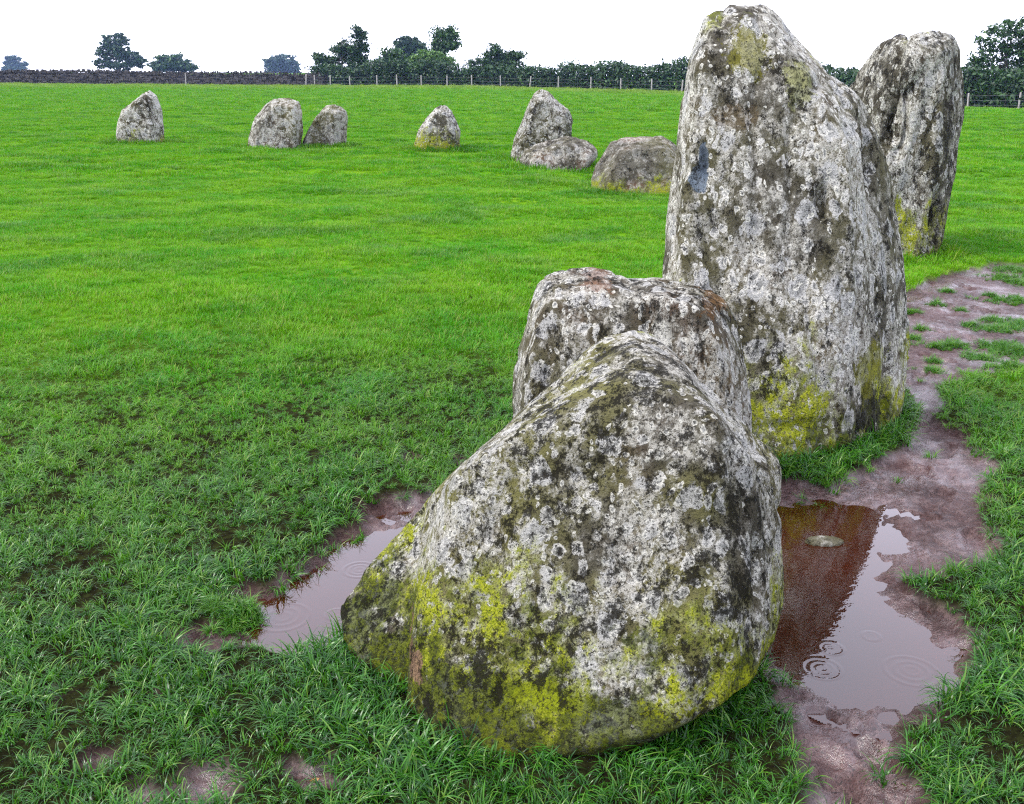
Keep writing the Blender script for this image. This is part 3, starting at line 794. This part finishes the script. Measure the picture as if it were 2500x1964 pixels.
# middle distance: cropped turf
def turf_zone(name, label, y0, y1, sp, soft, k, boost=0.0, **kw):
    x, y = field(y0, y1, sp, soft)
    keep = (mud_sd(x, y) < -0.012) & ((pool_sd(x, y) < 0.02) | ((y > 10) & (rng.uniform(size=x.size) < 0.45))) & ~stone_block(x, y, 0.05) & (y < boundary_y(x) - 0.6)
    x, y = x[keep], y[keep]
    lu = lush_and_dim(x, y)
    fr_ = sstep(-0.35, 0.0, stone_near(x, y))
    bd = sstep(22, 2, boundary_y(x) - y + 5 * fbm2(x, y, .15, 2, 3.))
    scl = (0.85 + 0.35 * fbm2(x, y, 1.3, 3, 4.2) + 1.1 * fr_ + 0.4 * np.clip(lu, 0, 1) + 0.9 * bd) * rng.uniform(.8, 1.2, len(x))
    c = tuft_set(name, k, **kw)
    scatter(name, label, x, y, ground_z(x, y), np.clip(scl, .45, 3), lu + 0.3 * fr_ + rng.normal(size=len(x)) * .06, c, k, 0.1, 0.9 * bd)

turf_zone('middle_grass', 'bright green cropped turf in front of the row of stones', 5.8, 16, 0.085, 0.9, 6, n=80, rad=0.075, lmin=0.035, lmax=0.075, wid=0.0052, droop=1.1, seg=3)
turf_zone('field_grass', 'yellow-green cropped turf around the row of stones', 16, 42, 0.19, 2.0, 6, n=130, rad=0.16, lmin=0.04, lmax=0.085, wid=0.011, droop=0.9, seg=2)
turf_zone('far_grass', 'pale yellow-green turf below the wall and hedge', 42, 114, 0.46, 4.0, 6, n=200, rad=0.40, lmin=0.05, lmax=0.13, wid=0.024, droop=0.8, seg=2)

# ------------------------------------------------------------------ field boundary: dry stone wall
t = NT('wall_stone')
oi = t.n('NewGeometry').outputs['Random Per Island']
pos = t.n('NewGeometry').outputs['Position']
c = t.mix(oi, (0.008, 0.007, 0.007), (0.085, 0.075, 0.072))
c = t.mix(t.step(t.noise(pos, 9, 4), .55, .68), c, (0.15, 0.14, 0.135))
m_wall = t.done(t.pbsdf(c, 0.9, t.bump(t.noise(pos, 14, 4), .8, .03), .2))
t = NT('wall_hearting'); m_core = t.done(t.pbsdf((0.018, 0.016, 0.016), 0.95, None, .1))

BOX = np.array([[x_, y_, z_] for z_ in (0, 1) for y_ in (0, 1) for x_ in (0, 1)], float)
BQ = np.array([[0, 2, 3, 1], [4, 5, 7, 6], [0, 1, 5, 4], [2, 6, 7, 3], [0, 4, 6, 2], [1, 3, 7, 5]])
seg_len = np.linalg.norm(np.diff(WALL, axis=0), axis=1)
def wall_pt(s):
    for a_, b_, L in zip(WALL[:-1], WALL[1:], seg_len):
        if s <= L or b_ is WALL[-1]:
            d = (b_ - a_) / L
            return a_ + d * min(s, L + 1), d
        s -= L
def wall_boxes(rows):
    V, Q = [], []
    for (s, L, z0, h, th, off, tilt) in rows:
        p, d = wall_pt(s)
        nrm = np.array([-d[1], d[0]])
        b = BOX.copy() + rng.uniform(-.13, .13, (8, 3)) * np.array([.6, .25, .8])
        zg = float(ground_z(np.array([p[0]]), np.array([p[1]]), False)[0])
        lx = b[:, 0] * L + tilt * b[:, 2]
        ly = (b[:, 1] - 0.5) * th + off
        P2 = p + np.outer(lx, d) + np.outer(ly, nrm)
        Q.append(BQ + 8 * len(V))
        V.append(np.column_stack([P2, zg + z0 + b[:, 2] * h]))
    return np.concatenate(V), np.concatenate(Q)
TOT = seg_len.sum()
rows, tops = [], []
z0 = -0.1
while z0 < 1.22:
    h = random.uniform(.12, .2); s = random.uniform(-.2, 0)
    while s < TOT:
        L = random.uniform(.16, .55)
        rows.append((max(s, 0), L * .93, z0 + random.uniform(-.02, .02), h * random.uniform(.8, 1.0), (.62 - .2 * z0) * random.uniform(.9, 1.06), random.uniform(-.03, .03), 0))
        s += L
    z0 += h
s = 0
while s < TOT:
    L = random.uniform(.08, .2)
    tops.append((s, L * .9, 1.24 + random.uniform(-.03, .03) + .05 * math.sin(s * .4), random.uniform(.16, .34), .42, random.uniform(-.03, .03), random.uniform(-.08, .08)))
    s += L
wroot = empty('dry_stone_wall', (WALL[1][0], WALL[1][1], 0))
tag(wroot, 'long dark dry stone wall along the left far edge of the field', 'wall')
wl = np.array(wroot.location)
def wpart(name, rows_, mat):
    V, Q = wall_boxes(rows_)
    return obj(name, quads(name, V - wl, Q, False), mat, wroot)
tag(wpart('wall_stones', rows, m_wall), kind='stuff')
tag(wpart('coping_stones', tops, m_wall), kind='stuff')
wpart('hearting', [(s_, 1.02, -.2, 1.42, .34, 0, 0) for s_ in np.arange(0, TOT, 1.0)], m_core)

# ------------------------------------------------------------------ post and wire fence
def wood_mat(name, c0, c1):
    t = NT(name); oc = t.n('TexCoord').outputs['Object']
    g = t.noise(t.n('Mapping', {'Vector': oc, 'Scale': (30, 30, 2)}).outputs[0], 2, 5, .7)
    return t.done(t.pbsdf(t.mix(t.step(g, .3, .7), c0, c1), .85, t.bump(g, .6, .01), .2))
m_post = wood_mat('weathered_post', (0.20, 0.185, 0.17), (0.40, 0.38, 0.36))
t = NT('fence_wire'); m_wire = t.done(t.pbsdf((0.11, 0.11, 0.115), .45, None, .5))

def prism(pts_r, sides=8):
    """tube through (point, radius) stations"""
    V, Q = [], []
    for i, (p, r) in enumerate(pts_r):
        p = np.array(p, float)
        nx_ = np.array(pts_r[min(i + 1, len(pts_r) - 1)][0], float) - np.array(pts_r[max(i - 1, 0)][0], float)
        nx_ /= np.linalg.norm(nx_) + 1e-9
        u = np.cross(nx_, [0.31, 0.9, 0.2]); u /= np.linalg.norm(u); w = np.cross(nx_, u)
        for k in range(sides):
            a_ = 2 * math.pi * k / sides
            V.append(p + (u * math.cos(a_) + w * math.sin(a_)) * r)
        if i:
            b0, b1 = (i - 1) * sides, i * sides
            for k in range(sides): Q.append((b0 + k, b0 + (k + 1) % sides, b1 + (k + 1) % sides, b1 + k))
    n = len(pts_r)
    V = np.array(V)
    # end caps as quads over the ring
    for b in (0, (n - 1) * sides):
        for k in range(1, sides - 2, 2): Q.append((b, b + k, b + k + 1, b + k + 2))
    return V, Q

POSTS = [747, 769, 807, 855, 921, 970, 1029, 1092, 1152, 1222, 1293, 1363, 1442, 1516, 1591, 1665, 1742, 1822, 1905, 1990, 2080, 2172, 2268, 2369, 2494, 2625]
ratio = F_W[:, 0] / F_W[:, 1]
froot = empty('wire_fence', tuple(F_W[3]))
tag(froot, 'post and wire fence with weathered posts in front of the hedge', 'fence')
fl = np.array(froot.location)
heads = []
for k, sx in enumerate(POSTS):
    px = sx * 0.8696
    r_ = (px - 1087) / 2100 / math.cos(PITCH) * 0.9995
    Y = np.interp(px, [p[0] for p in FENCE], [p[2] for p in FENCE])
    d = ray(px, 190); X = d[0] / d[1] * Y
    zg = float(ground_z(np.array([X]), np.array([Y]), False)[0])
    h = random.uniform(1.12, 1.26) * (1.12 if k == 0 else 1)
    lx, ly = random.uniform(-.05, .05), random.uniform(-.05, .05)
    if k in (0, 10): lx = .14
    rr = 0.085 if k == 0 else random.uniform(.06, .075)
    V, Q = prism([((0, 0, -.3), rr), ((lx * .4, ly * .4, h * .4), rr * .98), ((lx * .97, ly * .97, h - .03), rr * .93), ((lx, ly, h), rr * .7)], 8)
    post = obj('post', quads('post', V, Q, False), m_post, froot, (X - fl[0], Y - fl[1], zg - fl[2]))
    heads.append(np.array([X, Y - rr * 1.05, zg, h]))
for frac in (0.35, 0.63, 0.92):
    st = []
    for a_, b_ in zip(heads[:-1], heads[1:]):
        for u in (0, .5):
            q = a_ * (1 - u) + b_ * u
            st.append((np.array([q[0], q[1] - .01, q[2] + frac * 1.1 - (.03 if u else 0)]) - fl, 0.006))
    V, Q = prism(st, 4)
    obj('wire', quads('wire', V, Q), m_wire, froot)
# lone stake in front of the wall
p = at(395, 181, 104)
V, Q = prism([((0, 0, -.3), .045), ((.01, 0, .6), .044), ((.03, 0, 1.3), .04), ((.03, 0, 1.33), .02)], 8)
zg = float(ground_z(np.array([p[0]]), np.array([p[1]]), False)[0])
tag(obj('stake', quads('stake', V, Q, False), m_post, None, (p[0], p[1], zg)), 'thin wooden stake standing alone against the dry stone wall', 'stake')

# ------------------------------------------------------------------ trees and hedge
def leaf_mat(name, c0, c1):
    t = NT(name)
    isl = t.n('NewGeometry').outputs['Random Per Island']
    c = t.mix(isl, c0, c1)
    p = t.pbsdf(c, 0.5, None, 0.35)
    tr = t.n('BsdfTranslucent', {'Color': c}).outputs[0]
    return t.done(t.n('MixShader', {0: .2, 1: p, 2: tr}).outputs[0])
m_leaf = leaf_mat('leaf_dark', (0.008, 0.024, 0.008), (0.032, 0.085, 0.018))
m_leaf2 = leaf_mat('leaf_mid', (0.012, 0.036, 0.010), (0.042, 0.105, 0.020))
m_leaf3 = leaf_mat('leaf_oak', (0.014, 0.036, 0.016), (0.034, 0.075, 0.026))
t = NT('bark'); m_bark = t.done(t.pbsdf((0.045, 0.036, 0.030), .9, None, .15))

def leaves(name, centers, size):
    n = len(centers)
    d = rng.normal(size=(n, 3)); d[:, 2] = np.abs(d[:, 2]) + .25; d /= np.linalg.norm(d, axis=1)[:, None]
    u = np.cross(d, rng.normal(size=(n, 3))); u /= np.linalg.norm(u, axis=1)[:, None]
    w = np.cross(d, u)
    s = size * rng.uniform(.6, 1.35, (n, 1))
    V = np.stack([centers - u * s, centers - w * s * .55 + d * s * .12, centers + u * s, centers + w * s * .55 + d * s * .12], 1).reshape(-1, 3)
    return quads(name, V, np.arange(4 * n).reshape(-1, 4), False)

def crown_points(blobs, n, clump_r, per):
    """leaf places: clumps spread through several ellipsoids, thicker towards their skins"""
    vol = np.array([b[3] * b[4] * b[5] for b in blobs]); pick = rng.choice(len(blobs), n, p=vol ** .8 / (vol ** .8).sum())
    d = rng.normal(size=(n, 3)); d /= np.linalg.norm(d, axis=1)[:, None]
    r_ = rng.uniform(size=(n, 1)) ** 0.42 * rng.uniform(.78, 1.16, (n, 1))
    B = np.array(blobs)[pick]
    c = B[:, :3] + d * r_ * B[:, 3:]
    L = np.repeat(c, per, 0) + rng.normal(size=(n * per, 3)) * np.repeat(clump_r * rng.uniform(.6, 1.3, (n, 1)), per, 0) * np.array([1, 1, .6])
    return c, L

def tree(name, label, Y, base_px, blobs_px, leaf, n, per, mat, group, clump=None, trunks=1, depth=.8, tr=1.0):
    k = Y / 2100 / 0.949
    z0 = float(ground_z(np.array([0.]), np.array([Y]), False)[0])
    b0 = at(base_px[0], 160, Y); X0 = b0[0]
    z0 = float(ground_z(np.array([X0]), np.array([min(Y, 140)]), False)[0])
    blobs = []
    for cx, cy_, rx, ry in blobs_px:
        c = at(cx, cy_, Y)
        blobs.append((c[0] - X0, rng.normal() * rx * k * .25, c[2] - z0, rx * k, rx * k * depth, ry * k))
    lobes = []
    for (bx, by, bz, rx_, ry_, rz_) in blobs:
        lobes.append((bx, by, bz, rx_ * .9, ry_ * .9, rz_ * .9))
        for _ in range(6):
            d = rng.normal(size=3); d /= np.linalg.norm(d); d[2] = abs(d[2]) * 1.1 - .25; u = rng.uniform(.25, .42)
            lobes.append((bx + d[0] * rx_ * .8, by + d[1] * ry_ * .8, bz + d[2] * rz_ * .85, rx_ * u, ry_ * u, rz_ * u))
    blobs = lobes
    clump = clump or 0.22 * np.mean([b[3] for b in blobs])
    cen, L = crown_points(blobs, n, clump, per)
    L[:, 2] = np.maximum(L[:, 2], .1)
    root = empty(name, (X0, Y, z0))
    tag(root, label, 'tree' if 'tree' in name else 'bush', group)
    obj('crown', leaves('crown', L, leaf), mat, root)
    V, Q, nv = [], [], 0
    top = max(b[2] + b[5] * .3 for b in blobs)
    wid = 1.9 * np.mean([b[3] for b in blobs])
    for tnum in range(trunks):
        ox = 0 if trunks == 1 else rng.uniform(-1, 1) * wid * .6
        rad = (0.02 * top + .04 * wid) * tr / math.sqrt(trunks)
        mid_ = np.array([ox * 1.15 + rng.normal() * .04 * top, rng.normal() * .03 * top, top * .5]); end = np.array([ox * 1.3, 0, top * .9])
        v, q = prism([((ox, 0, -.3), rad * 1.35), ((ox, 0, top * .06), rad), (mid_, rad * .7), (end, rad * .2)], 7)
        V.append(v); Q += [tuple(a_ + nv for a_ in f) for f in q]; nv += len(v)
        for c in cen[rng.choice(len(cen), min(len(cen), 16 // trunks + 3), replace=False)]:
            u = rng.uniform(.35, .8); st = np.array([ox, 0, 0]) * (1 - u) + end * u
            st = st if u > .5 else (np.array([ox, 0, top * .06]) * (1 - 2 * u) + mid_ * 2 * u)
            if c[2] < st[2] * .7: continue
            v, q = prism([(st, rad * .42), ((st + c) / 2 + np.array([0, 0, .05 * top]), rad * .25), (c, rad * .07)], 5)
            V.append(v); Q += [tuple(a_ + nv for a_ in f) for f in q]; nv += len(v)
    obj('trunk', quads('trunk', np.concatenate(V), Q), m_bark, root)
    return root

TG = 'trees beyond the field boundary'
tree('oak_tree', 'tall dark broad oak rising above the dry stone wall', 260, (252, 150), [(243, 90, 27, 20), (226, 112, 26, 16), (262, 108, 22, 17), (286, 130, 24, 18), (224, 136, 26, 15), (255, 136, 30, 18), (300, 142, 10, 10)], .40, 330, 22, m_leaf3, TG)
tree('round_tree', 'low wide domed tree just right of the tall oak', 280, (365, 155), [(366, 132, 30, 15), (340, 143, 22, 12), (393, 143, 23, 12), (365, 146, 40, 12)], .42, 300, 22, m_leaf2, TG)
tree('hazy_tree', 'small hazy blue tree at the far left, faintest of all', 640, (35, 148), [(27, 125, 16, 8), (50, 138, 12, 8), (20, 137, 12, 8), (38, 140, 18, 8), (36, 148, 26, 7)], .8, 240, 18, m_leaf3, TG)
tree('domed_tree', 'hazy blue dome-shaped tree beside the end of the stone wall', 560, (600, 152), [(600, 131, 33, 13), (586, 141, 24, 10), (618, 141, 20, 10), (600, 150, 34, 9)], .75, 300, 22, m_leaf3, TG)
tree('hawthorn_tree', 'ragged hawthorn with a tall right-hand spire where wall meets hedge', 117.5, (730, 178), [(680, 126, 16, 14), (702, 142, 30, 24), (725, 108, 22, 20), (762, 80, 14, 22), (760, 110, 20, 22), (755, 140, 27, 30), (690, 162, 28, 16), (742, 162, 40, 16)], .16, 470, 24, m_leaf, TG, clump=.25, trunks=4)
tree('background_tree', 'dark rounded tree behind the bushes, left of the lollipop tree', 200, (872, 150), [(868, 97, 32, 18), (890, 108, 20, 13), (850, 112, 20, 16), (872, 125, 32, 20)], .34, 320, 22, m_leaf3, TG)
tree('slender_tree', 'slender tree with a small round head above the hedge', 115.5, (938, 176), [(942, 75, 27, 18), (948, 94, 22, 16), (928, 102, 14, 12), (938, 122, 12, 18)], .16, 210, 24, m_leaf2, TG, clump=.26, trunks=2)
tree('hedge_bush', 'dark pointed bush in the hedge below the rounded background tree', 112.5, (830, 178), [(832, 122, 22, 18), (820, 145, 28, 20), (850, 148, 26, 18), (830, 165, 40, 14)], .16, 270, 24, m_leaf2, TG, clump=.26, trunks=3)
tree('hedge_bush', 'light green rounded bush below the slender tree', 111.5, (915, 178), [(905, 126, 28, 16), (932, 136, 26, 20), (896, 148, 36, 15), (915, 164, 46, 14)], .16, 310, 24, leaf_mat('leaf_light', (0.035, 0.085, 0.014), (0.085, 0.18, 0.026)), TG, clump=.26, trunks=3)
tree('hedge_bush', 'broad dark bush with a pointed crest, right of the slender tree', 108.5, (1060, 178), [(1046, 110, 20, 15), (1085, 122, 27, 14), (1028, 138, 34, 18), (1075, 145, 42, 18), (1050, 164, 60, 14)], .16, 390, 24, m_leaf, TG, clump=.26, trunks=4)
tree('ash_tree', 'open many-stemmed tree at the right edge of the field', 72, (2140, 228), [(2108, 78, 30, 24), (2150, 66, 36, 28), (2096, 122, 26, 34), (2160, 130, 42, 46), (2112, 178, 34, 30), (2205, 105, 46, 56), (2190, 170, 40, 40), (2120, 205, 50, 24), (2085, 150, 22, 40)], .12, 480, 24, m_leaf2, TG, clump=.19, trunks=6, tr=.55)

# hedge along the fence
hl = []
stems_v, stems_q, nv = [], [], 0
line = F_W[:, :2] + np.array([0.6, 1.5])
ts = np.concatenate([[0], np.cumsum(np.linalg.norm(np.diff(line, axis=0), axis=1))])
nst = int(ts[-1] / 0.16)
for s in np.linspace(0, ts[-1], nst):
    p = np.array([np.interp(s, ts, line[:, 0]), np.interp(s, ts, line[:, 1])])
    zg = float(far_z(np.array([p[0]]), np.array([p[1]]))[0])
    f = fbm(np.array([[s * .22, 3.3, .2]]), 3)[0]
    top = 2.35 + .75 * f + (.3 if s > ts[-1] * .35 else 0)
    q = np.array([p[0] + random.gauss(0, .35), p[1] + random.gauss(0, .45), zg])
    tip = q + np.array([random.gauss(0, .25), random.gauss(0, .2), top * random.uniform(.75, 1.0) + (random.uniform(.2, .9) if random.random() < .12 else 0)])
    v, qq = prism([(q - [0, 0, .2], .022), ((q + tip) / 2 + rng.normal(size=3) * .08, .016), (tip, .006)], 4)
    stems_v.append(v); stems_q += [tuple(a_ + nv for a_ in ff) for ff in qq]; nv += len(v)
    c = np.column_stack([q[0] + rng.normal(size=130) * .42, q[1] + .35 + rng.normal(size=130) * .5, zg + top * rng.uniform(.0, 1, 130) ** 1.25 + rng.normal(size=130) * .06])
    c[:, 0] += (c[:, 2] - zg) / top * (tip[0] - q[0])
    hl.append(c)
    up = rng.uniform(.55, 1.02, 14)
    hl.append(q + np.outer(up, tip - q) + rng.normal(size=(14, 3)) * .09)
hl = np.concatenate(hl); hl[:, 2] = np.maximum(hl[:, 2], far_z(hl[:, 0], hl[:, 1]) + .03)
hroot = empty('hedge', tuple(F_W[3]))
tag(hroot, 'long dense dark green hedge behind the wire fence', 'hedge')
hl_o = np.array(hroot.location)
obj('foliage', leaves('foliage', hl - hl_o, .15), m_leaf, hroot)
obj('stems', quads('stems', np.concatenate(stems_v) - hl_o, stems_q), m_bark, hroot)

# ------------------------------------------------------------------ small litter
t = NT('dead_leaf'); m_dead = t.done(t.pbsdf(t.mix(t.noise(t.n('TexCoord').outputs['Object'], 60), (0.16, 0.05, 0.01), (0.30, 0.14, 0.03)), .5, None, .4))
lf = on_ground(668, 1672, MUD_Z); lz = float(ground_z(np.array([lf[0]]), np.array([lf[1]]))[0]) + .012
V = []
for u in np.linspace(-1, 1, 9):
    w = .014 * (1 - abs(u) ** 2.2) + .0006; zc = .008 * u * u
    V += [(u * .03, -w, zc + .006), (u * .03, 0, zc), (u * .03, w, zc + .006)]
Q = [(3 * i + j, 3 * i + j + 1, 3 * i + j + 4, 3 * i + j + 3) for i in range(8) for j in range(2)]
o = obj('dead_leaf', quads('dead_leaf', np.array(V), Q), m_dead, None, (lf[0], lf[1], lz)); o.rotation_euler = (.2, .1, .5); o.scale = (.42, .42, .42)
tag(o, 'small curled orange dead leaf in the grass at the bottom edge', 'leaf')

# ------------------------------------------------------------------ air
t = NT('thin_haze')
pv = t.n('VolumePrincipled', {'Color': (0.40, 0.58, 1.0, 1), 'Density': 0.0002, 'Anisotropy': 0.0})
t.t.links.new(pv.outputs[0], t.out.inputs[1])
bm = bmesh.new(); bmesh.ops.create_cube(bm, size=1.0)
for v in bm.verts:
    v.co = Vector((v.co.x * 1600, v.co.y * 1600, -3.0 if v.co.z < 0 else 30.0))
me = bpy.data.meshes.new('haze'); bm.to_mesh(me); bm.free()
hz = obj('haze', me, t.mat)
tag(hz, kind='stuff')
